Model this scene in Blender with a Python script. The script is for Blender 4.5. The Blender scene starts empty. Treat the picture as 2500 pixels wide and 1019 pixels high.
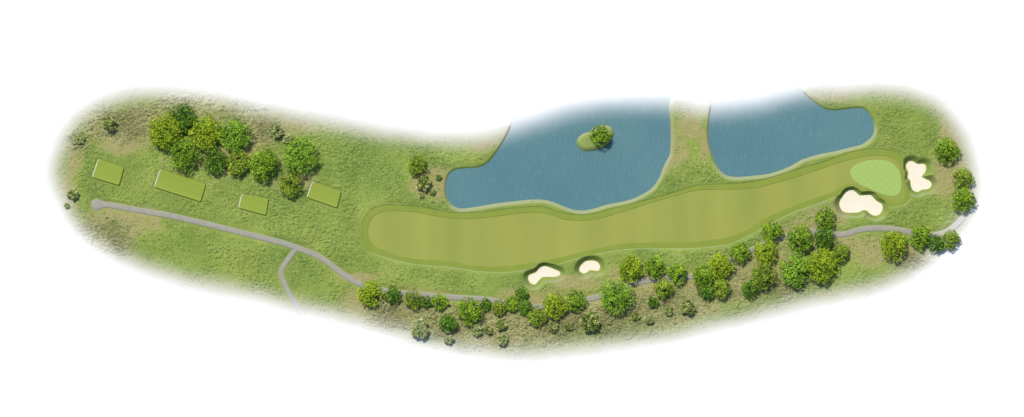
import bpy, bmesh, math, random
import numpy as np
from mathutils import Vector

S = 0.2                      # metres per plan unit
def W(px, py): return ((px-1250.0)*S, (509.5-py)*S)

# ------------------------------------------------------------ camera, world, sun, exposure
scn = bpy.context.scene
cam = bpy.data.cameras.new('camera'); co = bpy.data.objects.new('camera', cam)
scn.collection.objects.link(co); scn.camera = co
co.location = (0, 0, 2500); co.rotation_euler = (0, 0, 0)
cam.sensor_width = 36; cam.lens = 36*2500/(2500*S)
cam.clip_start = 10; cam.clip_end = 20000

EL, PHI = math.radians(57), math.radians(120)
world = bpy.data.worlds.new('World'); scn.world = world; world.use_nodes = True
nt = world.node_tree; bg = nt.nodes['Background']
sky = nt.nodes.new('ShaderNodeTexSky'); sky.sky_type = 'NISHITA'; sky.sun_disc = False
sky.sun_elevation = EL; sky.sun_rotation = math.pi/2-PHI+2*math.pi
nt.links.new(sky.outputs[0], bg.inputs[0]); bg.inputs[1].default_value = 0.12
sl = bpy.data.lights.new('sun', 'SUN'); so = bpy.data.objects.new('sun', sl); scn.collection.objects.link(so)
sl.energy = 3.85; sl.angle = math.radians(8); sl.color = (1.0, 0.955, 0.88)
sd = Vector((math.cos(PHI)*math.cos(EL), math.sin(PHI)*math.cos(EL), math.sin(EL)))
so.rotation_euler = sd.to_track_quat('Z', 'Y').to_euler(); so.location = sd*600
scn.view_settings.view_transform = 'Standard'; scn.view_settings.look = 'None'
scn.view_settings.gamma = 1; scn.view_settings.use_curve_mapping = False
scn.view_settings.exposure = 0.62
KR, KG, KB = 1.93, 1.97, 2.02        # what a white flat surface receives per channel at this exposure

def lin(c):
    c = c/255.0
    return c/12.92 if c <= 0.04045 else ((c+0.055)/1.055)**2.4
def col(r, g, b, m=1.0):             # apparent colour of a sunlit flat surface -> base colour
    return (lin(r)/KR*m, lin(g)/KG*m, lin(b)/KB*m, 1)
WHITE = (0.60, 0.60, 0.60, 1)

# ------------------------------------------------------------ helpers
def link(o, parent=None):
    scn.collection.objects.link(o)
    if parent is not None: o.parent = parent
    return o
def tag(o, label=None, cat=None, group=None, kind=None):
    if label: o['label'] = label
    if cat: o['category'] = cat
    if group: o['group'] = group
    if kind: o['kind'] = kind
    return o
def empty(name, loc):
    o = bpy.data.objects.new(name, None); o.location = loc; o.empty_display_size = 0.5
    return link(o)
def npmesh(name, V, F, mat, parent=None, smooth=True, attrs=None, loc=(0, 0, 0)):
    """V (n,3), F (m,k) numpy -> one mesh object"""
    V = np.asarray(V, dtype=np.float32); F = np.asarray(F, dtype=np.int32)
    m = bpy.data.meshes.new(name)
    k = F.shape[1]
    m.vertices.add(len(V)); m.vertices.foreach_set('co', V.ravel())
    m.loops.add(F.size); m.loops.foreach_set('vertex_index', F.ravel())
    m.polygons.add(len(F)); m.polygons.foreach_set('loop_start', np.arange(0, F.size, k, dtype=np.int32))
    m.polygons.foreach_set('loop_total', np.full(len(F), k, dtype=np.int32))
    m.polygons.foreach_set('use_smooth', np.full(len(F), smooth, dtype=bool))
    for an, av in (attrs or {}).items():
        a = m.attributes.new(an, 'FLOAT', 'POINT'); a.data.foreach_set('value', np.asarray(av, dtype=np.float32))
    m.update(calc_edges=True); m.validate()
    m.materials.append(mat)
    o = bpy.data.objects.new(name, m); o.location = loc
    return link(o, parent)

def spline(P, n=6, closed=True):
    P = np.array(P, float); N = len(P); out = []
    rng = range(N) if closed else range(N-1)
    for i in rng:
        if closed: p0, p1, p2, p3 = P[i-1], P[i], P[(i+1) % N], P[(i+2) % N]
        else: p0, p1, p2, p3 = P[max(i-1, 0)], P[i], P[i+1], P[min(i+2, N-1)]
        for t in np.arange(n)/n:
            out.append(0.5*((2*p1)+(-p0+p2)*t+(2*p0-5*p1+4*p2-p3)*t*t+(-p0+3*p1-3*p2+p3)*t**3))
    if not closed: out.append(P[-1])
    return np.array(out)

def sdf(poly, X, Y, reach=60, closed=True):
    """signed distance in plan units (negative inside), and the outward y (up the plan) component"""
    x0, y0 = poly.min(0)-reach; x1, y1 = poly.max(0)+reach
    D = np.full(X.shape, 1e3); UY = np.zeros(X.shape); UX = np.zeros(X.shape)
    sel = (X > x0) & (X < x1) & (Y > y0) & (Y < y1)
    px, py = X[sel], Y[sel]
    if px.size == 0: return D, UX, UY
    best = np.full(px.shape, 1e9); bx = np.zeros(px.shape); by = np.zeros(px.shape)
    inside = np.zeros(px.shape, bool)
    n = len(poly)
    for i in range(n if closed else n-1):
        ax, ay = poly[i]; cx, cy = poly[(i+1) % n]
        dx, dy = cx-ax, cy-ay; L = dx*dx+dy*dy+1e-12
        t = np.clip(((px-ax)*dx+(py-ay)*dy)/L, 0, 1)
        ex = px-(ax+t*dx); ey = py-(ay+t*dy); d2 = ex*ex+ey*ey
        m = d2 < best; best[m] = d2[m]; bx[m] = ex[m]; by[m] = ey[m]
        if closed and (ay > cy or ay < cy):
            c = ((ay > py) != (cy > py)) & (px < dx*(py-ay)/(dy if dy else 1e-9)+ax)
            inside ^= c
    d = np.sqrt(best); s = np.where(inside, -1.0, 1.0)
    D[sel] = d*s; q = np.maximum(d, 1e-6)*s
    UX[sel] = bx/q; UY[sel] = by/q
    return D, UX, UY

def sm(t): t = np.clip(t, 0, 1); return t*t*(3-2*t)
_ng = {}; TUFT = 0.74
def vnoise(X, Y, wl, seed):
    if seed not in _ng: _ng[seed] = np.random.RandomState(seed).rand(256, 256)
    G = _ng[seed]; x = X/wl+1000; y = Y/wl+1000
    xi = np.floor(x).astype(int); yi = np.floor(y).astype(int); fx = sm(x-xi); fy = sm(y-yi)
    a = G[xi % 256, yi % 256]; b = G[(xi+1) % 256, yi % 256]; c = G[xi % 256, (yi+1) % 256]; d = G[(xi+1) % 256, (yi+1) % 256]
    return (a*(1-fx)+b*fx)*(1-fy)+(c*(1-fx)+d*fx)*fy
def fbm(X, Y, wl, seed, o=3):
    r = 0; a = 1; t = 0
    for i in range(o): r = r+a*vnoise(X, Y, wl/(2**i), seed+i); t += a; a *= 0.5
    return r/t

# ------------------------------------------------------------ outlines
EDGE = spline([(140,430),(148,375),(172,318),(220,274),(285,247),(360,234),(450,238),(540,252),(640,276),(740,296),(860,316),(960,334),(1080,350),(1180,345),(1250,325),(1330,297),(1420,275),(1520,262),(1640,265),(1740,278),(1830,268),(1920,245),(2000,234),(2080,228),(2160,228),(2235,240),(2292,268),(2332,315),(2356,370),(2368,440),(2362,500),(2335,545),(2290,600),(2240,645),(2150,690),(2050,715),(1950,738),(1850,762),(1750,785),(1650,809),(1550,828),(1450,842),(1340,853),(1240,854),(1130,842),(1040,827),(960,803),(880,779),(800,757),(720,737),(600,710),(500,690),(400,662),(310,630),(240,590),(190,545),(160,490)], 3)
FRINGE = spline([(885,556),(888,538),(901,518),(920,506),(944,502),(982,503),(1021,506),(1056,512),(1091,519),(1132,521),(1174,519),(1212,515),(1250,510),(1303,506),(1335,509),(1363,518),(1395,525),(1426,526),(1458,521),(1508,507),(1577,490),(1640,473),(1685,458),(1706,453),(1741,451),(1789,450),(1824,447),(1859,441),(1909,427),(1953,413),(2000,400),(2035,388),(2070,375),(2106,367),(2138,365),(2168,367),(2191,374),(2202,384),(2205,398),(2205,412),(2209,425),(2208,438),(2213,452),(2218,468),(2223,482),(2210,498),(2190,504),(2170,504),(2163,494),(2157,488),(2147,480),(2136,470),(2122,466),(2104,467),(2094,460),(2083,455),(2070,456),(2057,464),(2047,477),(2016,489),(1984,501),(1946,514),(1907,532),(1887,542),(1856,560),(1818,580),(1780,596),(1753,600),(1715,604),(1680,605.5),(1630,606.5),(1569,606),(1532,608),(1500,612),(1470,617),(1426,627),(1387,637),(1360,645),(1345,643),(1328,640),(1315,644),(1304,654),(1291,658),(1254,662.5),(1221,664),(1168,662),(1136,657),(1094,651),(1049,648),(1009,644),(964,634),(929,624),(903,614),(890,595),(885,575)], 5)
FAIR = spline([(898,556),(904,538),(918,524),(938,516),(976,515),(1015,518),(1050,525),(1085,531),(1115,533.5),(1156,533.5),(1203,529),(1250,523),(1285,519),(1318,519),(1347,524),(1370,534),(1402,538),(1438,537),(1474,530),(1522,516),(1592,494),(1648,478),(1698,465),(1753,462.6),(1802,461.6),(1844,458),(1871,452),(1924,438),(1983,419),(2040,400),(2077,389),(2109,382),(2141,379),(2168,382),(2188,390),(2197,402),(2200,424),(2206,448),(2211,470),(2205,488),(2190,493),(2176,492),(2164,484),(2152,474),(2138,464),(2122,461),(2107,461),(2096,454),(2083,449),(2068,450),(2053,457),(2042,466),(2000,481),(1950,498),(1900,518.5),(1872,531),(1850,545),(1816,566),(1774,580),(1718,588),(1676,592.5),(1620,593),(1550,594),(1508,598),(1466,606),(1424,615),(1368,629),(1312,640),(1256,648),(1207,652),(1162,650),(1136,646),(1099,638.5),(1062,636),(1009,633),(977,626.5),(948,617),(922,606),(904,590),(898,573)], 5)
GREEN = spline([(2076,419),(2085,406),(2109,395),(2138,391),(2165,393),(2182,402),(2196,418),(2201,436),(2201,459),(2194,475),(2179,480),(2153,475),(2124,463),(2097,450),(2081,435)], 7)
PONDS = [spline([(1227,350),(1209,376),(1191,397),(1168,409),(1138,411),(1115,414),(1100,422),(1091,438),(1088,462),(1091,482),(1103,500),(1121,509),(1144,508),(1174,503.5),(1212,497),(1250,492.5),(1294,488),(1325,488),(1348,493),(1376,504),(1401,512.5),(1426,514.5),(1451,509.5),(1483,500),(1530,490.5),(1558,480.5),(1590,461),(1608,437),(1618,412),(1627,393),(1635,377),(1637.5,345),(1636.5,300),(1633,264),(1628,215),(1500,190),(1330,205),(1262,275),(1244,318)], 5),
         spline([(1731,297),(1729,326),(1731,350),(1738,377),(1747,400),(1760,418),(1777,429.5),(1803,432.5),(1835,430),(1871,426),(1900,418),(1930,406),(1959,390),(1997,378),(2041,369),(2073,361),(2100,354.5),(2118,344),(2129.5,332),(2134,315),(2131,294),(2121,276.5),(2109,266),(2091,264),(2065,267),(2038,270),(2018,267),(2003,260),(1980,244),(1962,228),(1940,200),(1850,185),(1765,195),(1742,240),(1735,270)], 5)]
ISLE = spline([(1408,349),(1411,338),(1421,328),(1432,324),(1443,322),(1456,315),(1465,308),(1473,306),(1482,306.4),(1492,311),(1497.5,320),(1499,330),(1494,341),(1486,350),(1475,358),(1458,366),(1440,369.6),(1425,369),(1413,361)], 6)
BUNK = [spline(p, 5) for p in (
  [(1290,681),(1292.6,673),(1308.5,665.8),(1314.6,657.7),(1324.5,651),(1335.5,652),(1352.7,658.4),(1365,663.8),(1367.4,670),(1357.6,675.6),(1335.5,676),(1323,678),(1314.6,686),(1306,694.5),(1295,691)],
  [(1415,659),(1419,649),(1431,639),(1446,637),(1458,640.5),(1464.3,649),(1463,659),(1457,661.3),(1441,660),(1433.6,664.3),(1425,668),(1417.7,664)],
  [(2051,501.5),(2053,489.6),(2062,476),(2071.5,466.6),(2082,465),(2091.4,471),(2100.7,478),(2114,477),(2127,477.7),(2135,486),(2144,493.6),(2153.6,499.4),(2155,512),(2148,523),(2137.7,526.7),(2127,522.7),(2116.6,514),(2106,513.4),(2098,518),(2079.5,519.5),(2059.6,516)],
  [(2214,403),(2221,395),(2231,395),(2240,401),(2256,401),(2261.4,406),(2260.5,418),(2251.7,431),(2259,437),(2271,443),(2275,451.7),(2268,461),(2253,463),(2241,468.4),(2229.6,463.4),(2225,450),(2224,441),(2218,434),(2219,421),(2215.4,413)])]
BLAB = ['cream sand bunker wide at its right end, the left of the two below the fairway',
        'small kidney shaped sand bunker, alone between the fairway edge and the path',
        'largest cream sand bunker, lobed, just below and left of the putting green',
        'upright cream sand bunker right of the putting green beside the grass']
PATH = spline([(238,500),(262,500.5),(300,507),(350,516),(410,526),(460,537),(520,551),(580,566),(640,581),(690,594),(730,607),(770,623),(800,641),(835,668),(870,689),(905,703),(960,714),(1020,719),(1080,725),(1130,728),(1180,731),(1220,737),(1260,746),(1300,749),(1335,748),(1370,742),(1420,733),(1460,725),(1500,710),(1535,696),(1565,688),(1600,683),(1650,680),(1690,674),(1732,659),(1790,633),(1833,612),(1870,595),(1912,580),(1950,569),(1984,566),(2015,570),(2050,573),(2070,571),(2090,564),(2115,559),(2145,557.5),(2175,559),(2210,565),(2245,573),(2280,574),(2312,566),(2336,548),(2352,530)], 5, False)
BRANCH = spline([(724,606),(703,634),(688,658),(688,675),(698,700),(711,724),(724,746),(740,770)], 5, False)
TEES = [[(225,433),(240,389),(303,409.5),(291,453)], [(376.5,457),(391,414),(503,450),(490,493)],
        [(582,508),(590,474),(656,486),(649.5,526)], [(749,482),(762,444),(833,468),(823,508)]]
TLAB = ['leftmost small green tee box with a white strip on its left edge',
        'longest green tee box, second from the left, below the tree cluster',
        'smallest green tee box, lowest of the four, third from the left',
        'rightmost green tee box beside the olive tree at the cluster end']

# ------------------------------------------------------------ fields over the plan
DRY = [(300,340,70,35),(350,300,70,40),(250,300,60,40),(330,545,75,35),(260,560,90,60),(170,380,30,60),(150,470,25,70),(540,390,120,45),(690,300,110,40),(620,330,60,50),(720,440,50,30),
       (1040,450,55,40),(890,670,55,20),(900,760,80,60),(1010,770,120,70),(1140,800,170,60),(1300,740,110,40),(1400,690,70,25),(1430,760,120,50),(1560,700,90,50),(1650,760,120,50),(1740,700,80,50),(1850,650,110,60),(1960,575,90,40),(2010,520,60,35),(2060,590,60,30),(2130,610,60,40),(2240,630,70,35),
       (1690,290,35,50),(1715,350,25,40),(1640,340,25,70),(1620,400,14,30),(2030,230,70,26),(2330,330,50,60),(2340,420,40,60),(2300,430,30,60),(1180,360,60,16),(1250,800,120,50),(640,740,20,10)]
ROCK = [(300,300,110,45),(240,590,110,60),(190,340,40,40),(470,270,110,35),(600,280,60,40),(640,330,60,40),(1000,770,110,50),(1130,800,150,60),(1300,800,180,60),(1470,790,150,50),(1640,750,130,50),(1800,700,100,45),(1900,700,80,30),(1760,690,50,60),(2240,640,60,25)]
def blobs(L, X, Y, soft=1.0):
    jx = (fbm(X, Y, 60, 31)-.5)*70; jy = (fbm(X, Y, 60, 41)-.5)*50
    r = np.zeros(X.shape)
    for cx, cy, a, b in L:
        q = np.sqrt(((X+jx-cx)/a)**2+((Y+jy-cy)/b)**2); r = np.maximum(r, sm((1.25-q)/0.7*soft))
    return r
def fade_of(X, Y):
    d, _, _ = sdf(EDGE, X, Y, 90)
    d = d+(fbm(X, Y, 90, 61)-.5)*12
    return np.where(d > 500, 1.0, sm((d+56)/108.0)**1.9)

def field(X, Y, under_bunker=True):
    """height (m) and surface attributes of the ground at plan points"""
    fade = fade_of(X, Y); keep = 1-fade; uyq = 0
    dF, fux, fuy = sdf(FRINGE, X, Y, 40)
    dP = sdf(PATH, X, Y, 40, False)[0]; dB = sdf(BRANCH, X, Y, 40, False)[0]
    dP = np.minimum(np.minimum(dP, dB), np.hypot(X-238, Y-500)-8)
    calm = sm((dF-2)/10)*sm((dP-8)/8)
    for t in TEES: calm = calm*sm((sdf(np.array(t, float), X, Y, 30)[0]-1)/6)
    rock = blobs(ROCK, X, Y); dry = np.maximum(blobs(DRY, X, Y), 0.75*sm(fade*3.0))
    z = np.zeros(X.shape); pale = np.zeros(X.shape)
    bk = []
    for B in BUNK: bk.append(sdf(B, X, Y, 40)); calm = calm*sm((bk[-1][0]-13)/6)
    for P in PONDS:
        d, ux, uy = sdf(P, X, Y, 90)
        calm = calm*sm((d-6)/8)
        low = sm((uy*0.9+ux*0.35+0.05)/0.6)            # lower and right shores, their sunlit highlight painted pale
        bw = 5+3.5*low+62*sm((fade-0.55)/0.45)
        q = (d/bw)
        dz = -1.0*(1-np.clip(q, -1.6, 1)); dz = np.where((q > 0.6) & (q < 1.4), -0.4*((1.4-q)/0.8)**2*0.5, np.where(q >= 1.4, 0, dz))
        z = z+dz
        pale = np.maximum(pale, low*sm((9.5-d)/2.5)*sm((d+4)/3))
    # mown area lies slightly below the rough
    z = z-0.36*np.clip(1-dF/2.4, 0, 2.6)*(dF < 3)
    pale = np.maximum(pale, 0.6*sm((fuy+fux*.4-.35)/.4)*sm((3.4-dF)/1.4)*sm((X-880)/60))  # sunlit line of the lower mown edge, put into the colour
    relief = (fbm(X, Y, 34, 5, 2)-.5)*0.5+(fbm(X+0.5*Y, Y*1.6-0.3*X, 12, 15, 3)-.5)*(0.4+0.6*rock)
    # matted tufts of the rough, combed by the wind
    wx = X+(fbm(X, Y, 45, 201, 2)-.5)*36; wy = Y+(fbm(X, Y, 45, 211, 2)-.5)*36
    u = wx*0.90+wy*0.42; v = (wy*0.90-wx*0.42)
    t1 = np.abs(vnoise(u, v*1.45, 7.6, 220)*2-1); t2 = vnoise(u, v*1.35, 4.9, 221); t3 = vnoise(X, Y, 3.3, 222)
    amp = 0.30+0.75*sm((fbm(X, Y, 70, 231, 2)-.32)/.36)
    tuft = (-(t1)*0.36+t2*0.80+t3*0.55)*amp*(1+0.75*rock)*(1-0.6*dry*(1-rock))
    z = z+(relief*(0.6+0.5*rock)+tuft*TUFT)*calm*keep**1.5
    for d, ux, uy in bk:
        p = 1-sm(d/16.0)
        z = z-3.4*p*(d < 16)-np.clip(-d, 0, 4)*0.15
        pale = np.maximum(pale, 0.75*sm((-uy*-1+ux*-.3-.1)/.6)*sm((15-d)/3)*sm((d-6)/3))  # highlight of the lower left lip slopes, painted pale
        if under_bunker: z = z-0.5*sm((13.5-d)/2)
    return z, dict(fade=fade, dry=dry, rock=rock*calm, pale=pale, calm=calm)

# ------------------------------------------------------------ materials
class NT:
    def __init__(s, name, rough=0.9, spec=0.15):
        s.m = bpy.data.materials.new(name); s.m.use_nodes = True; s.t = s.m.node_tree
        s.b = s.t.nodes['Principled BSDF']; s.b.inputs['Roughness'].default_value = rough
        s.b.inputs['Specular IOR Level'].default_value = spec
        tc = s.n('TexCoord'); s.obj = tc.outputs['Object']
    def n(s, typ, **kw):
        q = s.t.nodes.new('ShaderNode'+typ)
        for k, v in kw.items(): setattr(q, k, v)
        return q
    def set(s, inp, v):
        if hasattr(v, 'node'): s.t.links.new(v, inp)
        elif v is not None: inp.default_value = v
    def mix(s, f, a, b, bt='MIX'):
        q = s.n('Mix', data_type='RGBA', blend_type=bt)
        s.set(q.inputs[0], f); s.set(q.inputs[6], a); s.set(q.inputs[7], b); return q.outputs[2]
    def math(s, op, a, b=0.5, clamp=False):
        q = s.n('Math', operation=op, use_clamp=clamp); s.set(q.inputs[0], a); s.set(q.inputs[1], b); return q.outputs[0]
    def mapped(s, scale=(1, 1, 1), rot=(0, 0, 0), vec=None):
        q = s.n('Mapping'); s.set(q.inputs[0], vec or s.obj); q.inputs['Scale'].default_value = scale; q.inputs['Rotation'].default_value = rot
        return q.outputs[0]
    def noise(s, scale, detail=3, rough=0.5, dist=0.0, vec=None):
        q = s.n('TexNoise'); s.set(q.inputs['Vector'], vec or s.obj); q.inputs['Scale'].default_value = scale
        q.inputs['Detail'].default_value = detail; q.inputs['Roughness'].default_value = rough; q.inputs['Distortion'].default_value = dist
        return q.outputs[0]
    def ramp(s, v, a, b):
        q = s.n('MapRange', clamp=True); s.set(q.inputs[0], v); q.inputs[1].default_value = a; q.inputs[2].default_value = b; return q.outputs[0]
    def attr(s, name):
        return s.n('Attribute', attribute_name=name).outputs['Fac']
    def bump(s, h, dist, strength=1.0):
        q = s.n('Bump'); s.set(q.inputs['Height'], h); q.inputs['Distance'].default_value = dist; s.set(q.inputs['Strength'], strength)
        s.t.links.new(q.outputs[0], s.b.inputs['Normal'])
    def base(s, c): s.set(s.b.inputs['Base Color'], c)

def ground_material():
    m = NT('rough_turf', 0.95, 0.05)
    fade, dry, rock, pale = (m.attr(a) for a in ('fade', 'dry', 'rock', 'pale'))
    n1 = m.ramp(m.noise(0.035, 3, 0.55), 0.35, 0.65)
    n2 = m.ramp(m.noise(0.11, 3, 0.6, 0.5), 0.3, 0.7)
    fib = m.noise(1.15, 5, 0.62, 0.9, m.mapped((0.75, 1.7, 1), (0, 0, math.radians(-24))))
    fine = m.noise(2.2, 3, 0.6)
    g = m.mix(n1, col(145, 167, 80), col(166, 183, 92))
    g = m.mix(m.math('MULTIPLY', n2, 0.55), g, col(134, 156, 76))
    g = m.mix(m.math('MULTIPLY', m.ramp(fib, 0.55, 0.75), 0.5), g, col(188, 202, 114))
    g = m.mix(m.math('MULTIPLY', m.ramp(m.noise(0.022, 3, 0.6, 0.6), 0.5, 0.68), 0.6), g, col(112, 148, 72))
    dn = m.mix(m.ramp(m.noise(0.25, 3), 0.35, 0.65), col(178, 165, 120), col(166, 165, 102))
    g = m.mix(m.math('MULTIPLY', dry, 0.88), g, dn)
    rk = m.mix(m.ramp(fib, 0.35, 0.62), col(116, 120, 68), col(204, 202, 146))
    rk = m.mix(m.math('MULTIPLY', m.ramp(m.noise(0.06, 3), 0.55, 0.7), 0.5), rk, col(124, 150, 84))
    g = m.mix(m.math('MULTIPLY', rock, 0.7), g, rk)
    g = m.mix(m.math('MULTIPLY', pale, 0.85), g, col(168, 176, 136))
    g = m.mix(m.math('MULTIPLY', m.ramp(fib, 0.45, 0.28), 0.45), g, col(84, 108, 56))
    m.base(m.mix(fade, g, WHITE))
    h = m.math('ADD', fib, m.math('MULTIPLY', fine, 0.18))
    amp = m.math('MULTIPLY', m.math('SUBTRACT', 1.0, fade), m.math('SUBTRACT', 1.0, m.math('MULTIPLY', pale, 0.8)))
    amp = m.math('MULTIPLY', amp, m.math('ADD', 0.62, m.math('MULTIPLY', rock, 0.38)))
    patch = m.math('ADD', 0.35, m.math('MULTIPLY', m.ramp(m.noise(0.045, 2), 0.38, 0.62), 0.65))
    damp = m.math('SUBTRACT', 1.0, m.math('MULTIPLY', m.math('MULTIPLY', dry, m.math('SUBTRACT', 1.0, rock, True)), 0.75))
    m.bump(h, 1.6, m.math('MULTIPLY', m.math('MULTIPLY', amp, patch), damp))
    return m.m

def turf_material(name, a, b, wl=12.0, fib=0.08, ang=0.0, warm=None):
    m = NT(name, 0.9, 0.08)
    band = m.noise(1.0/wl, 1.5, 0.5, 0, m.mapped((1, 0.06, 1), vec=m.mapped((1, 1, 1), (0, 0, ang))))
    c = m.mix(m.ramp(band, 0.30, 0.70), a, b)
    if warm: c = m.mix(m.math('MULTIPLY', m.ramp(m.noise(0.028, 4, 0.6), 0.45, 0.7), 0.5), c, warm)
    sp = m.noise(1.3, 4, 0.6, 0.3)
    c = m.mix(m.math('MULTIPLY', m.ramp(sp, 0.3, 0.7), 0.10), c, tuple(x*0.72 for x in a[:3])+(1,))
    m.base(c); m.bump(m.noise(1.6, 4, 0.6), fib, 0.6)
    return m
def water_material(cx, k=0.0016):
    m = NT('pond_water', 0.42, 0.12)
    sep = m.n('SeparateXYZ'); m.set(sep.inputs[0], m.obj)
    x0, y0 = W(cx, 560)
    den = m.math('ADD', 1.0, m.math('MULTIPLY', m.math('SUBTRACT', sep.outputs[1], y0), k*5))
    u = m.math('DIVIDE', m.math('SUBTRACT', sep.outputs[0], x0), den)
    cb = m.n('CombineXYZ'); m.set(cb.inputs[0], m.math('MULTIPLY', u, 3.4)); m.set(cb.inputs[1], m.math('MULTIPLY', sep.outputs[1], 0.26))
    st = m.noise(1.0, 3, 0.55, 0.25, cb.outputs[0])
    st2 = m.noise(0.4, 3, 0.6, 0.3, cb.outputs[0])
    c = m.mix(m.ramp(m.noise(0.02, 2), 0.35, 0.65), col(87, 132, 141), col(95, 139, 146))
    c = m.mix(m.math('MULTIPLY', m.ramp(st, 0.56, 0.78), 0.55), c, col(136, 170, 178))
    c = m.mix(m.math('MULTIPLY', m.ramp(st2, 0.5, 0.3), 0.3), c, col(84, 122, 138))
    fade = m.attr('fade')
    m.base(m.mix(fade, c, WHITE))
    m.bump(m.math('ADD', st, st2), 0.14, m.math('SUBTRACT', 1.0, fade))
    return m.m
def simple(name, c, c2=None, scale=0.5, rough=0.9, bump=0.0, fade=False, bs=2.0):
    m = NT(name, rough, 0.1)
    q = m.mix(m.ramp(m.noise(scale, 4, 0.6), 0.35, 0.65), c, c2 or c)
    if fade: q = m.mix(m.attr('fade'), q, WHITE)
    m.base(q)
    if bump: m.bump(m.noise(bs, 4, 0.6), bump, 0.8)
    return m.m

M_ground = ground_material()
M_fringe = turf_material('fringe_turf', col(138, 157, 66), col(148, 163, 72), 9).m
M_fair = turf_material('fairway_turf', col(148, 162, 79), col(167, 174, 87), 18.0, warm=col(172, 171, 84)).m
def green_material():
    m = NT('putting_turf', 0.9, 0.08)
    ck = m.n('TexChecker'); m.set(ck.inputs[0], m.mapped((1, 1, 1), (0, 0, 0))); ck.inputs['Scale'].default_value = 0.55
    c = m.mix(m.math('MULTIPLY', ck.outputs['Fac'], 0.45), col(172, 200, 112), col(163, 192, 104))
    c = m.mix(m.math('MULTIPLY', m.noise(0.8, 4), 0.12), c, col(140, 180, 84))
    m.base(c); m.bump(m.noise(1.6, 4), 0.04, 0.5); return m.m
M_green = green_material()
M_collar = simple('collar_turf', col(150, 166, 72), col(142, 160, 68), 0.4, bump=0.05)
M_sand = simple('bunker_sand', col(253, 246, 225), col(250, 242, 219), 0.5, bump=0.02, bs=0.8)
M_path = simple('path_gravel', col(172, 170, 156), col(162, 160, 146), 0.35, bump=0.06, fade=True)
M_tee = turf_material('tee_turf', col(148, 167, 68), col(158, 176, 76), 3.0, 0.05, math.radians(107)).m
M_tee.name = 'tee_turf'
M_strip = simple('white_border', col(226, 230, 214), col(206, 212, 194), 0.8, bump=0.04)  # near-white tone stands for sunlight on the tee edge
M_bark = simple('bark', (0.13, 0.10, 0.075, 1), (0.09, 0.07, 0.05, 1), 2.0, bump=0.1)
def leaf_material(name, lo, mid, hi):
    m = NT(name, 0.75, 0.1)
    r = m.n('NewGeometry').outputs['Random Per Island']
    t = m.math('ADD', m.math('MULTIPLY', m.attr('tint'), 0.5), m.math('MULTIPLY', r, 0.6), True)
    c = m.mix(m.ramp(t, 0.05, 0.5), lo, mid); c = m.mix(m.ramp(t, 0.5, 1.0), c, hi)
    m.base(m.mix(m.attr('fade'), c, WHITE)); return m.m
LEAF = {
 'Y': leaf_material('yellow_green_leaves', col(70, 92, 26), col(152, 182, 36), col(212, 240, 62)),
 'O': leaf_material('olive_leaves', col(56, 78, 26), col(132, 160, 46), col(194, 220, 74)),
 'M': leaf_material('mid_green_leaves', col(44, 76, 22), col(124, 166, 40), col(196, 234, 66)),
 'B': leaf_material('bright_green_leaves', col(50, 92, 28), col(132, 180, 48), col(198, 238, 84)),
 'D': leaf_material('dark_green_leaves', col(30, 58, 18), col(84, 130, 36), col(164, 210, 68)),
 'S': leaf_material('shrub_leaves', col(44, 66, 32), col(122, 150, 62), col(248, 255, 160)),
 'P': leaf_material('pale_shrub_leaves', col(88, 110, 62), col(168, 188, 104), col(238, 246, 172)),
}

# ------------------------------------------------------------ ground sheet, out to the horizon
def grid_patch(x0, y0, x1, y1, step):
    xs = np.arange(x0, x1+step*.5, step); ys = np.arange(y0, y1+step*.5, step)
    X, Y = np.meshgrid(xs, ys); nx, ny = len(xs), len(ys)
    I = np.arange(nx*ny).reshape(ny, nx)
    F = np.stack([I[:-1, :-1], I[1:, :-1], I[1:, 1:], I[:-1, 1:]], -1).reshape(-1, 4)
    return X, Y, F, I
X, Y, F, I = grid_patch(88, 96, 2432, 912, 1.45)
Z, A = field(X, Y)
edge = np.minimum.reduce([X-88, Y-96, X.max()-X, Y.max()-Y]); Z = Z*sm(edge/20)
V = np.stack([(X-1250)*S, (509.5-Y)*S, Z], -1).reshape(-1, 3)
at = {k: v.ravel() for k, v in A.items() if k != 'calm'}
nb = len(V); R = 5000.0
c4 = [I[0, 0], I[0, -1], I[-1, -1], I[-1, 0]]
outer = np.array([(-R, R, 0), (R, R, 0), (R, -R, 0), (-R, -R, 0)])
# skirt of quads: every border edge runs to a point on the far rim
bord = np.concatenate([I[0, :-1], I[:-1, -1], I[-1, :0:-1], I[:0:-1, 0]])
bp = V[bord]; far = bp*1.0; sc = R/np.maximum(np.abs(bp[:, 0])/1.0, np.abs(bp[:, 1])/1.0); far = bp*sc[:, None]; far[:, 2] = 0
V2 = np.concatenate([V, far]); nb2 = len(bord); k = np.arange(nb2); k2 = (k+1) % nb2
F2 = np.concatenate([F, np.stack([bord[k], bord[k2], nb+k2, nb+k], -1)])
for q in at: at[q] = np.concatenate([at[q], np.full(nb2, 1.0 if q == 'fade' else 0.0)])
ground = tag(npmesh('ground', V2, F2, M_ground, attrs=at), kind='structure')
GZ, GX0, GY0 = Z, 88, 96
def gz(px, py):
    j = (np.asarray(px)-GX0)/1.45; i = (np.asarray(py)-GY0)/1.45
    j0 = np.clip(np.floor(j).astype(int), 0, GZ.shape[1]-2); i0 = np.clip(np.floor(i).astype(int), 0, GZ.shape[0]-2)
    a = np.clip(j-j0, 0, 1); b = np.clip(i-i0, 0, 1)
    return (GZ[i0, j0]*(1-a)+GZ[i0, j0+1]*a)*(1-b)+(GZ[i0+1, j0]*(1-a)+GZ[i0+1, j0+1]*a)*b

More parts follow.
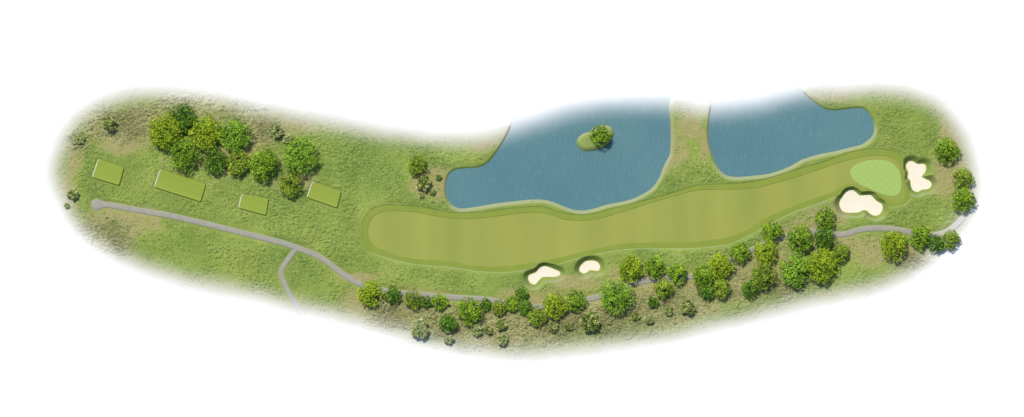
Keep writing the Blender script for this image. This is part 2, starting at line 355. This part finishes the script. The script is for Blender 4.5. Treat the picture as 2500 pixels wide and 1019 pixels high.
# ------------------------------------------------------------ water
for P, cx, nm in ((PONDS[0], 1390, 'pond_water'), (PONDS[1], 1880, 'pond_water')):
    X, Y, F, I = grid_patch(P[:, 0].min()-6, P[:, 1].min()-6, P[:, 0].max()+8, P[:, 1].max()+8, 4.0)
    d = sdf(P, X, Y, 30)[0].ravel(); keepf = (d[F] < 5).all(1)
    F = F[keepf]; used = np.unique(F); mp = np.full(X.size, -1); mp[used] = np.arange(len(used))
    V = np.stack([(X-1250)*S, (509.5-Y)*S, np.full(X.shape, -1.0)], -1).reshape(-1, 3)[used]
    tag(npmesh(nm, V, mp[F], water_material(cx), attrs=dict(fade=fade_of(X, Y).ravel()[used])), kind='structure')

# island: a low grassy dome standing in the water
X, Y, F, I = grid_patch(1400, 298, 1508, 378, 1.0)
d, ux, uy = sdf(ISLE, X, Y, 30)
t = np.clip(-d, -3, 18)
Zi = -1.0+np.where(t < 0, t*0.25, 1.9*(1-(1-np.clip(t/13, 0, 1))**2))+(fbm(X, Y, 12, 77)-.5)*0.25*sm(t/6)
keepf = (d.ravel()[F] < 3).all(1); F = F[keepf]; used = np.unique(F); mp = np.full(X.size, -1); mp[used] = np.arange(len(used))
V = np.stack([(X-1250)*S, (509.5-Y)*S, Zi], -1).reshape(-1, 3)[used]
z0 = np.zeros(len(V))
tag(npmesh('island', V, mp[F], M_ground, attrs=dict(fade=z0, dry=z0, rock=z0, pale=np.clip(0.2+0.8*sm((9-t)/6)*sm((-uy-.1)/.6), 0, 1).ravel()[used])), kind='structure')

# ------------------------------------------------------------ mown sheets
def inset(poly, off):            # grow (+) or shrink (-) an outline along its normals
    n = len(poly); t = np.roll(poly, -1, 0)-np.roll(poly, 1, 0); t /= np.linalg.norm(t, axis=1)[:, None]+1e-9
    nrm = np.stack([t[:, 1], -t[:, 0]], -1)
    area = 0.5*np.sum(poly[:, 0]*np.roll(poly[:, 1], -1)-np.roll(poly[:, 0], -1)*poly[:, 1])
    return poly+nrm*off*(1 if area > 0 else -1)
def fill(name, rings, mat, skirts=(), parent=None, loc=(0, 0, 0), smooth=False):
    """rings: [(outline, z)] first is outer, others holes; skirts: [(outlineA, zA, outlineB, zB)]"""
    bm = bmesh.new(); E = []
    def ring(P, z): return [bm.verts.new((W(x, y)[0]-loc[0], W(x, y)[1]-loc[1], z-loc[2])) for x, y in P]
    for P, z in rings:
        vs = ring(P, z)
        for i in range(len(vs)): E.append(bm.edges.new((vs[i], vs[(i+1) % len(vs)])))
    bmesh.ops.triangle_fill(bm, use_beauty=True, use_dissolve=False, edges=E)
    for f in bm.faces:
        f.normal_update()
        if f.normal.z < 0: f.normal_flip()
    for PA, za, PB, zb in skirts:
        a = ring(PA, za); b = ring(PB, zb); n = len(a)
        for i in range(n):
            j = (i+1) % n; bm.faces.new((a[i], a[j], b[j], b[i])).smooth = True
    bmesh.ops.recalc_face_normals(bm, faces=[f for f in bm.faces if len(f.verts) == 4])
    for f in bm.faces:
        f.normal_update()
        if f.normal.z < -0.01: f.normal_flip()
    me = bpy.data.meshes.new(name); bm.to_mesh(me); bm.free(); me.materials.append(mat)
    o = bpy.data.objects.new(name, me); o.location = loc
    return link(o, parent)
tag(fill('fairway_fringe', [(inset(FRINGE, 0.8), -0.30), (FAIR, -0.30)], M_fringe, [(FAIR, -0.30, inset(FAIR, -1.6), -0.52)]), kind='structure')
tag(fill('fairway', [(inset(FAIR, -0.9), -0.45)], M_fair), kind='structure')
tag(fill('putting_green', [(inset(GREEN, -1.2), -0.28)], M_green, [(inset(GREEN, -1.2), -0.28, GREEN, -0.47)]), kind='structure')

# ------------------------------------------------------------ paths
def ribbon(P, w, head=None):
    out = []
    t = np.gradient(P, axis=0); t /= np.linalg.norm(t, axis=1)[:, None]; nrm = np.stack([-t[:, 1], t[:, 0]], -1)
    ww = np.full(len(P), w)
    offs = (-1.12, -1.0, -0.5, 0, 0.5, 1.0, 1.12); dz = (-0.45, 0.05, 0.10, 0.12, 0.10, 0.05, -0.45)
    if head is not None: 
        dd = np.linalg.norm(P-P[0], axis=1)
        ww = np.where(dd < head, 2*np.sqrt(np.clip(head**2-(dd-head)**2, 0.5, None)), w+(2*head-w)*np.exp(-((dd-head)/12)**2))
    V = []; 
    for o, z in zip(offs, dz):
        q = P+nrm*(ww*o/2*1.0)[:, None]; V.append(np.column_stack([(q[:, 0]-1250)*S, (509.5-q[:, 1])*S, np.full(len(q), z)]))
    n = len(P); m = len(offs); V = np.stack(V, 1).reshape(-1, 3)
    I = np.arange(n*m).reshape(n, m)
    F = np.stack([I[:-1, :-1], I[1:, :-1], I[1:, 1:], I[:-1, 1:]], -1).reshape(-1, 4)
    return V, F
def resamp(P, st=3.0):
    s = np.concatenate([[0], np.cumsum(np.linalg.norm(np.diff(P, axis=0), axis=1))]); q = np.arange(0, s[-1], st)
    return np.column_stack([np.interp(q, s, P[:, 0]), np.interp(q, s, P[:, 1])])
P0 = resamp(np.vstack([[(222, 500)], PATH]), 1.2)
V1, F1 = ribbon(P0, 14.0, 14.0); Vb, Fb = ribbon(resamp(BRANCH), 12.5); Vb[:, 2] -= 0.03
V = np.concatenate([V1, Vb]); F = np.concatenate([F1, Fb+len(V1)])
tag(npmesh('path', V, F[:, ::-1], M_path, attrs=dict(fade=np.clip(fade_of(V[:, 0]/S+1250, 509.5-V[:, 1]/S)+0.12*sm((V[:, 0]/S+1250-2225)/100), 0, 0.95))), kind='structure')

# ------------------------------------------------------------ bunkers
for B, lab in zip(BUNK, BLAB):
    c = B.mean(0); cx, cy = W(*c); root = empty('sand_bunker', (cx, cy, -3.15)); L = (cx, cy, -3.15)
    tag(root, lab, 'bunker', 'sand bunkers beside the fairway and green')
    # raked sand, slightly dished
    Xs, Ys, Fs, Is = grid_patch(B[:, 0].min()-4, B[:, 1].min()-4, B[:, 0].max()+4, B[:, 1].max()+4, 1.0)
    d = sdf(B, Xs, Ys, 30)[0]
    kf = (d.ravel()[Fs] < 2.6).all(1); Fs = Fs[kf]; us = np.unique(Fs); mp = np.full(Xs.size, -1); mp[us] = np.arange(len(us))
    zs = -3.36+0.03*(fbm(Xs, Ys, 6, 91)-.5)
    Vs = np.stack([(Xs-1250)*S-cx, (509.5-Ys)*S-cy, zs+3.15], -1).reshape(-1, 3)[us]
    npmesh('sand', Vs, mp[Fs], M_sand, parent=root)
    Xs, Ys, Fs, Is = grid_patch(B[:, 0].min()-20, B[:, 1].min()-20, B[:, 0].max()+20, B[:, 1].max()+20, 1.0)
    d = sdf(B, Xs, Ys, 40)[0]; Zs, As = field(Xs, Ys, False); Zs = Zs+0.03
    dF = sdf(FRINGE, Xs, Ys, 30)[0].ravel()
    kf = (d.ravel()[Fs] < 16.5).all(1) & (d.ravel()[Fs] > -3.5).all(1) & (dF[Fs] > 0.5).all(1)
    Fs = Fs[kf]; us = np.unique(Fs); mp = np.full(Xs.size, -1); mp[us] = np.arange(len(us))
    Vs = np.stack([(Xs-1250)*S-cx, (509.5-Ys)*S-cy, Zs+3.15], -1).reshape(-1, 3)[us]
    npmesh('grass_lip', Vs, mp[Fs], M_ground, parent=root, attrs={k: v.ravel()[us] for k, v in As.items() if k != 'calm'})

# ------------------------------------------------------------ tee boxes
def rounded(C, r, n=5):
    C = np.array(C, float); out = []
    for i in range(4):
        p, a, b = C[i], C[i-1], C[(i+1) % 4]
        u = (a-p)/np.linalg.norm(a-p); v = (b-p)/np.linalg.norm(b-p)
        s, e = p+u*r, p+v*r
        for t in np.linspace(0, 1, n): out.append((1-t)**2*s+2*t*(1-t)*p+t*t*e)
    return np.array(out)
for T, lab in zip(TEES, TLAB):
    c = np.mean(T, 0); cx, cy = W(*c); L = (cx, cy, 0); root = tag(empty('tee_box', L), lab, 'tee box', 'raised tee boxes by the path')
    O = rounded(T, 4.5)
    fill('turf_platform', [(inset(O, -0.6), 1.0)], M_tee, [(inset(O, -0.6), 1.0, O, 0.85), (O, 0.85, inset(O, 1.8), -0.6)], parent=root, loc=(0, 0, 0)).location = (-cx, -cy, 0)
    a, b, c2 = np.array(T[0], float), np.array(T[1], float), np.array(T[2], float)
    u = (b-a)/np.linalg.norm(b-a); v = (c2-b)/np.linalg.norm(c2-b)
    line = np.array([a+u*2-v*0.2, a+u*12-v*0.4, b-u*10-v*0.4, b-u*4+v*0.1, b-u*1.2+v*1.6, b+v*7-u*0.3])
    line = resamp(spline(line, 6, False), 1.0)+v*1.2
    n = len(line); t = np.gradient(line, axis=0); t /= np.linalg.norm(t, axis=1)[:, None]; nr = np.stack([-t[:, 1], t[:, 0]], -1)
    w = 1.35*np.sqrt(np.clip(np.linspace(1, 0, n)*3.0, 0.02, 1))
    rows = []
    for o, z in ((-1, 0.9), (-0.7, 1.09), (0.7, 1.09), (1, 0.9)):
        q = line+nr*(w*o)[:, None]; rows.append(np.column_stack([(q[:, 0]-1250)*S-cx, (509.5-q[:, 1])*S-cy, np.full(n, z)]))
    Vv = np.stack(rows, 1).reshape(-1, 3); I = np.arange(n*4).reshape(n, 4)
    Ff = np.stack([I[:-1, :-1], I[:-1, 1:], I[1:, 1:], I[1:, :-1]], -1).reshape(-1, 4)
    npmesh('border_strip', Vv, Ff, M_strip, parent=root)  # painted highlight of the lit left edge, laid on as a strip
for o in [o for o in bpy.data.objects if o.name.startswith('turf_platform')]:
    me = o.data                                       # bake the offset so the part sits on its thing
    off = o.location.copy(); me.transform(__import__('mathutils').Matrix.Translation(off)); o.location = (0, 0, 0)

# ------------------------------------------------------------ trees and shrubs
LOBES = [(0.08, 0.62, 0.40, .30), (-0.30, 0.42, 0.46, .30), (0.36, 0.30, 0.46, .34), (-0.52, 0.02, 0.46, .22), (0.62, -0.12, 0.36, .20),
         (0.0, 0.0, 0.62, .50), (-0.36, -0.40, 0.44, .22), (0.36, -0.34, 0.38, .26), (0.06, -0.68, 0.34, .16), (-0.12, -0.35, 0.5, .36), (-0.62, .28, .26, .1), (.30, .02, .42, .5)]
def tube(path, radii, seg=7):
    V = []; F = []
    for i, (p, r) in enumerate(zip(path, radii)):
        p = np.array(p, float); q = np.array(path[min(i+1, len(path)-1)], float)-np.array(path[max(i-1, 0)], float); q /= np.linalg.norm(q)+1e-9
        a = np.cross(q, (0.3, 1, 0.1)); a /= np.linalg.norm(a); b = np.cross(q, a)
        for s in range(seg):
            th = 2*math.pi*s/seg; V.append(p+(a*math.cos(th)+b*math.sin(th))*r)
    for i in range(len(path)-1):
        for s in range(seg):
            t = (s+1) % seg; F.append((i*seg+s, i*seg+t, (i+1)*seg+t, (i+1)*seg+s))
    return V, F
def merge(parts):
    V = []; F = []
    for v, f in parts:
        o = len(V); V += list(v); F += [tuple(i+o for i in q) for q in f]
    return np.array(V), np.array(F)
def leaves(P, N, size, rs, longer=1.35, flat=0.5):
    """one bent leaf clump (two quads sharing a rib) per point"""
    n = len(P)
    R3 = rs.normal(size=(n, 3)); R3 /= np.linalg.norm(R3, axis=1)[:, None]
    nn = N*(1-flat)+R3*flat*1.25+np.array([0, 0, 0.35]); nn /= np.linalg.norm(nn, axis=1)[:, None]
    a = np.cross(nn, rs.normal(size=(n, 3))); a /= np.linalg.norm(a, axis=1)[:, None]; b = np.cross(nn, a)
    s = size*rs.uniform(0.6, 1.3, n)[:, None]
    ax, bx = a*s*0.5*longer, b*s*0.5
    V = np.stack([P-ax, P-bx*0.8-nn*s*0.12, P+ax*1.0-nn*s*0.1, P+bx*0.8-nn*s*0.12], 1).reshape(-1, 3)
    F = np.arange(4*n).reshape(n, 4)
    return V, F
def make_tree(cx, cy, r, kind, label, seed):
    rs = np.random.RandomState(seed); x, y = W(cx, cy); rad = r*S; z = float(gz(cx, cy)) if not (1400 < cx < 1500 and cy < 370) else 0.7
    root = tag(empty('tree', (x, y, z)), label, 'tree', 'trees around the golf hole')
    H = rad*0.34+0.6                      # height of crown centre
    rad *= 1.13
    lob = [(a+rs.normal()*.035, b+rs.normal()*.035, c*rs.uniform(.93, 1.07), h) for a, b, c, h in LOBES]
    P = []; N = []; Tn = []
    dens = 9.0
    for (a, b, c, h) in lob:
        n = int(dens*(c*rad)**2*3.2)+20
        u = rs.normal(size=(n, 3)); u /= np.linalg.norm(u, axis=1)[:, None]; u[:, 2] = np.where(u[:, 2] < -0.35, -u[:, 2], u[:, 2])
        bumps = 1+0.13*np.sin(u[:, 0]*9+seed)*np.sin(u[:, 1]*8+a*9)+0.07*np.sin(u[:, 2]*14+b*7)
        rr = c*rad*bumps*rs.uniform(0.72, 1.02, n)**0.7
        p = np.array([a*rad*0.98, b*rad*1.02, h*rad*0.5])+u*rr[:, None]*np.array([1, 1, 0.55])
        P.append(p); N.append(u); Tn.append(np.full(n, rs.uniform(-.12, .12)))
    P = np.concatenate(P); N = np.concatenate(N); Tn = np.concatenate(Tn)
    # leaf clumps: keep those gathered round tuft noise, drop others so that gaps open
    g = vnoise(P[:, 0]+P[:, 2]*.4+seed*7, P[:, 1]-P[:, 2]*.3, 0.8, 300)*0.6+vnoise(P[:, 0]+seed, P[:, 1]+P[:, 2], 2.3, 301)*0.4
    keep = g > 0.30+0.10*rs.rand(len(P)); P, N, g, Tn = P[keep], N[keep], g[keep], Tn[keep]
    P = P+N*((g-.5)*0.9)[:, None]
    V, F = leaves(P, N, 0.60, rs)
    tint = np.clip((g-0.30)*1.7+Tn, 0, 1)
    V[:, 2] += H
    npmesh('crown', V, F, LEAF[kind], parent=root, smooth=False, attrs=dict(tint=np.repeat(tint, 4), fade=np.zeros(len(V))))
    parts = [tube([(0, 0, -0.6), (0.1, 0, H*0.4), (0, 0.1, H*1.2)], [0.055*rad+.1, 0.04*rad+.07, 0.02*rad+.03])]
    for i in range(6):
        th = i*1.05+rs.rand()*.5; q = rs.uniform(.45, .62)*rad
        parts.append(tube([(0.05, 0, H*0.45), (math.cos(th)*q*.5, math.sin(th)*q*.5, H*0.75), (math.cos(th)*q, math.sin(th)*q, H*1.02)], [0.025*rad+.04, 0.015*rad+.03, .02], 5))
    V, F = merge(parts); npmesh('trunk', V, F, M_bark, parent=root)
def make_shrub(cx, cy, r, kind, label, seed):
    rs = np.random.RandomState(seed); x, y = W(cx, cy); rad = r*S; z = float(gz(cx, cy))
    root = tag(empty('shrub', (x, y, z)), label, 'shrub', 'shrubs in the rough')
    nsp = int(14+r*1.5); P = []; N = []; Tn = []
    for i in range(nsp):              # sprays of leaves on arching stems
        th = rs.rand()*6.283; q = math.sqrt(rs.rand())*0.82*rad; hh = rad*(0.95-0.5*(q/rad)**2)*rs.uniform(.7, 1.1)
        c = np.array([math.cos(th)*q, math.sin(th)*q, hh]); n = int(16+6*rad)
        u = rs.normal(size=(n, 3)); u /= np.linalg.norm(u, axis=1)[:, None]; u[:, 2] = np.abs(u[:, 2])*.7
        P.append(c+u*rs.uniform(.1, .3, n)[:, None]*(rad*.55+.5)); N.append(u); Tn.append(np.full(n, rs.rand()))
    P = np.concatenate(P); N = np.concatenate(N); Tn = np.concatenate(Tn)
    V, F = leaves(P, N, 0.5, rs, 2.1, 0.6)
    f = float(fade_of(np.array([[float(cx)]]), np.array([[float(cy)]]))[0, 0])
    npmesh('foliage', V, F, LEAF[kind], parent=root, smooth=False, attrs=dict(tint=np.repeat(np.clip(Tn, 0, 1), 4), fade=np.full(len(V), min(f*0.5, .3))))
    parts = []
    for i in range(7):
        th = i*.9+rs.rand()*.4; q = rad*.5
        parts.append(tube([(0, 0, -0.3), (math.cos(th)*q*.4, math.sin(th)*q*.4, rad*.35), (math.cos(th)*q, math.sin(th)*q, rad*.75)], [.09, .06, .02], 5))
    V, F = merge(parts); npmesh('stems', V, F, M_bark, parent=root)

def scatter(name, n, seed, weight, size, longer, mat, ang, height, flat):
    rs = np.random.RandomState(seed)
    px = rs.uniform(130, 2380, n); py = rs.uniform(225, 860, n)
    keepm = rs.rand(n) < weight(px[None], py[None])[0]; px, py = px[keepm], py[keepm]; n = len(px)
    z = gz(px, py)+height
    a0 = ang+(fbm(px, py, 80, 401, 2)-.5)*2.6+rs.normal(size=n)*0.35
    L = size*rs.uniform(.6, 1.4, n)*longer; Wd = size*rs.uniform(.6, 1.3, n)
    up = rs.uniform(0.1, 0.75, n)*L*flat
    ca, sa = np.cos(a0), np.sin(a0); x, y = (px-1250)*S, (509.5-py)*S
    V = np.stack([np.stack([x-ca*L/2, y-sa*L/2, z-0.1], -1), np.stack([x+sa*Wd/2, y-ca*Wd/2, z+up*.5], -1),
                  np.stack([x+ca*L/2, y+sa*L/2, z+up], -1), np.stack([x-sa*Wd/2, y+ca*Wd/2, z+up*.55], -1)], 1).reshape(-1, 3)
    fd = fade_of(px[None], py[None])[0]
    tt = np.clip(rs.rand(n)*.6+fbm(px, py, 50, 420, 2)*.4, 0, 1)
    o = npmesh(name, V, np.arange(4*n).reshape(n, 4), mat, smooth=False, attrs=dict(tint=np.repeat(tt, 4), fade=np.repeat(fd, 4)))
    return tag(o, kind='stuff')
def w_grass(X, Y):
    f = field(X, Y); return np.where(f[1]['calm'] > .75, 1, 0)*(1-sm(f[1]['fade']*2.2))*(1-.6*f[1]['dry'])*(1-.5*f[1]['rock'])*(0.15+0.85*sm((fbm(X, Y, 60, 231, 2)-.3)/.35))
def w_scrub(X, Y):
    f = field(X, Y); return np.where(f[1]['calm'] > .75, 1, 0)*(1-sm(f[1]['fade']*1.6))*f[1]['rock']*(0.25+0.75*sm((fbm(X, Y, 26, 431, 2)-.35)/.3))
G_mat = leaf_material('grass_blades', col(92, 122, 54), col(146, 174, 80), col(202, 214, 126))
U_mat = leaf_material('scrub_leaves', col(82, 92, 54), col(146, 150, 90), col(214, 214, 152))
scatter('rough_grass', 110000, 901, w_grass, 0.34, 3.2, G_mat, 0.35, 0.05, 0.45)
scatter('undergrowth', 60000, 902, w_scrub, 0.42, 2.2, U_mat, 0.1, 0.08, 0.7)

TREES = [
 (405,322,41,'Y','large yellow-green tree at the left end of the upper left cluster'),
 (446,288,32,'D','dark green tree, topmost of the upper left cluster'),
 (507,326,38,'Y','yellow-green tree in the top row of the left cluster between dark and bright green trees'),
 (576,331,39,'B','bright green tree at the right end of the cluster\'s top row'),
 (454,379,38,'M','mid green tree below the large yellow-green tree, above the longest tee box'),
 (526,394,31,'D','dark green tree in the bottom row of the left cluster'),
 (583,399,29,'O','small olive tree in the left cluster between the dark one and the mid green one'),
 (646,401,38,'M','mid green tree at the right end of the left cluster\'s bottom row'),
 (736,382,42,'B','big bright green tree standing above the rightmost tee box'),
 (711,452,29,'O','olive tree just left of the rightmost tee box'),
 (1020,406,24,'O','lone olive tree above the shrubs left of the pond'),
 (1466,332,25,'M','tree growing on the island in the pond'),
 (906,717,30,'Y','yellow-green tree at the left end of the row below the path'),
 (959,723,21,'D','dark green tree beside the path, second from the left in the lower row'),
 (1009,731,22,'O','olive tree in the lower row, right of the second, dark tree'),
 (1041,736,14,'D','tiny dark tree squeezed between the olive and mid green trees of the lower row'),
 (1074,738,19,'M','small mid green tree right of the tiny dark tree on the path edge'),
 (1147,760,32,'M','largest mid green tree of the lower row, overhanging the path\'s lower edge'),
 (1185,743,14,'D','tiny dark tree touching the right side of the lower row\'s largest mid green tree'),
 (1218,752,18,'O','small olive tree where the lower path bends down under the trees'),
 (1250,743,18,'M','small mid green tree left of the two stacked dark trees'),
 (1274,717,15,'D','small dark tree, upper of two stacked below the left fairway bunker'),
 (1284,752,19,'D','dark tree, lower of two stacked below the left fairway bunker'),
 (1311,773,23,'O','olive tree below the yellow-green tree and right of the lower dark tree'),
 (1354,747,30,'Y','yellow-green tree on the path directly below the left fairway bunker'),
 (1406,734,25,'M','mid green tree on the path right of the yellow-green tree, below the small bunker'),
 (1094,789,21,'D','dark green tree below the path, left of the lower row\'s largest mid green tree'),
 (1505,725,40,'B','large bright green tree on the path, right of the bottom row\'s gap'),
 (1540,657,30,'Y','yellow-green tree above the path, right of the small kidney bunker'),
 (1598,653,26,'M','mid green tree above the path, second right of the small bunker'),
 (1652,669,25,'M','mid green tree on the path, third right of the small bunker'),
 (1620,705,23,'O','olive tree just below the path, under the two mid green trees'),
 (1716,675,26,'M','mid green tree on the path left of a yellow-green tree and above a dark one'),
 (1760,649,30,'Y','yellow-green tree on the path at the middle of the right grove'),
 (1725,712,21,'D','dark green tree tucked under a mid green tree, left of an olive one'),
 (1762,705,23,'O','olive tree below the yellow-green tree in the left of the right grove'),
 (1807,618,25,'M','mid green tree closest below the fairway edge, left of the olive-yellow one'),
 (1884,568,26,'M','mid green tree touching the lower edge of the fairway\'s right half'),
 (1868,616,29,'Y','yellow-olive tree on the path below the tree touching the fairway edge'),
 (1831,706,21,'D','dark green tree at the bottom of the right grove by the pale rough'),
 (1864,674,31,'O','broad olive-green tree left of the big bright green tree'),
 (1941,660,39,'B','big bright green tree at the bottom of the right grove'),
 (1952,584,33,'M','large mid green tree on the path above the big bright green tree'),
 (2014,534,26,'M','mid green tree just below and left of the largest bunker'),
 (2013,583,27,'D','dark green tree covering the path below the largest bunker'),
 (2007,650,38,'Y','largest yellow-green tree of the right grove, right of the bright green one'),
 (2052,619,22,'O','small olive tree at the right end of the right grove'),
 (2181,598,34,'Y','lone yellow-green tree below the path, under the putting green'),
 (2247,580,28,'M','mid green tree on the path at the left of the lower right trio'),
 (2285,597,21,'D','dark green tree in the middle of the lower right trio'),
 (2321,586,22,'O','olive tree at the right end of the lower right trio'),
 (2311,370,29,'M','lone mid green tree near the upper right edge'),
 (2350,437,25,'O','small olive tree, upper of the touching pair at the right edge'),
 (2351,488,29,'M','mid green tree, lower of the touching pair at the right edge'),
]
SHRUBS = [
 (269,302,19,'S','green shrub in the bare ground at the upper left'),
 (195,340,13,'P','faded grey-green shrub at the upper left margin'),
 (178,475,15,'S','leafy shrub left of the leftmost tee box and the path\'s round end'),
 (163,502,7,'P','tiny faded shrub at the far left margin'),
 (674,318,20,'P','pale shrub in the rough above the left cluster\'s right end'),
 (703,338,13,'P','small pale shrub just left of the big bright green tree'),
 (1033,447,21,'S','largest shrub left of the pond, under the lone olive tree'),
 (1070,433,8,'S','tiny dark shrub nearest the left shore of the pond'),
 (1056,470,8,'S','tiny shrub at the lower right of the largest shrub left of the pond'),
 (1028,476,8,'P','tiny pale shrub directly below the largest shrub left of the pond'),
 (1025,803,26,'P','large pale shrub at the left end of the bottom margin'),
 (1096,828,13,'P','small pale shrub directly below the dark tree under the path'),
 (1163,806,16,'P','pale green shrub below the lower row\'s largest mid green tree'),
 (1193,806,11,'S','small dark-leaved shrub between two wider shrubs in the bottom margin'),
 (1222,794,15,'S','dark shrub below the small olive tree of the lower row'),
 (1226,830,16,'P','very pale shrub below the dark shrub at the bottom edge'),
 (1350,798,14,'S','shrub directly below the yellow-green tree under the left fairway bunker'),
 (1388,795,12,'S','small round shrub left of the large two-toned shrub'),
 (1439,786,27,'S','largest dark and pale shrub, left of and below the large bright green tree'),
 (1551,771,12,'S','small dark shrub right of the large bright green tree near the bottom'),
 (1583,782,13,'P','pale low shrub at the bottom margin below the round dark shrub'),
 (1595,737,15,'D','round dark green shrub below the olive tree under the path'),
 (1631,760,12,'S','small brown-shadowed shrub in the rocky rough left of a pale shrub'),
 (1678,752,20,'S','wide shrub in the rocky rough, rightmost in the bottom margin'),
]
for i, (cx, cy, r, k, lab) in enumerate(TREES): make_tree(cx, cy, r, k, lab, 100+i)
for i, (cx, cy, r, k, lab) in enumerate(SHRUBS): make_shrub(cx, cy, r, k, lab, 500+i)
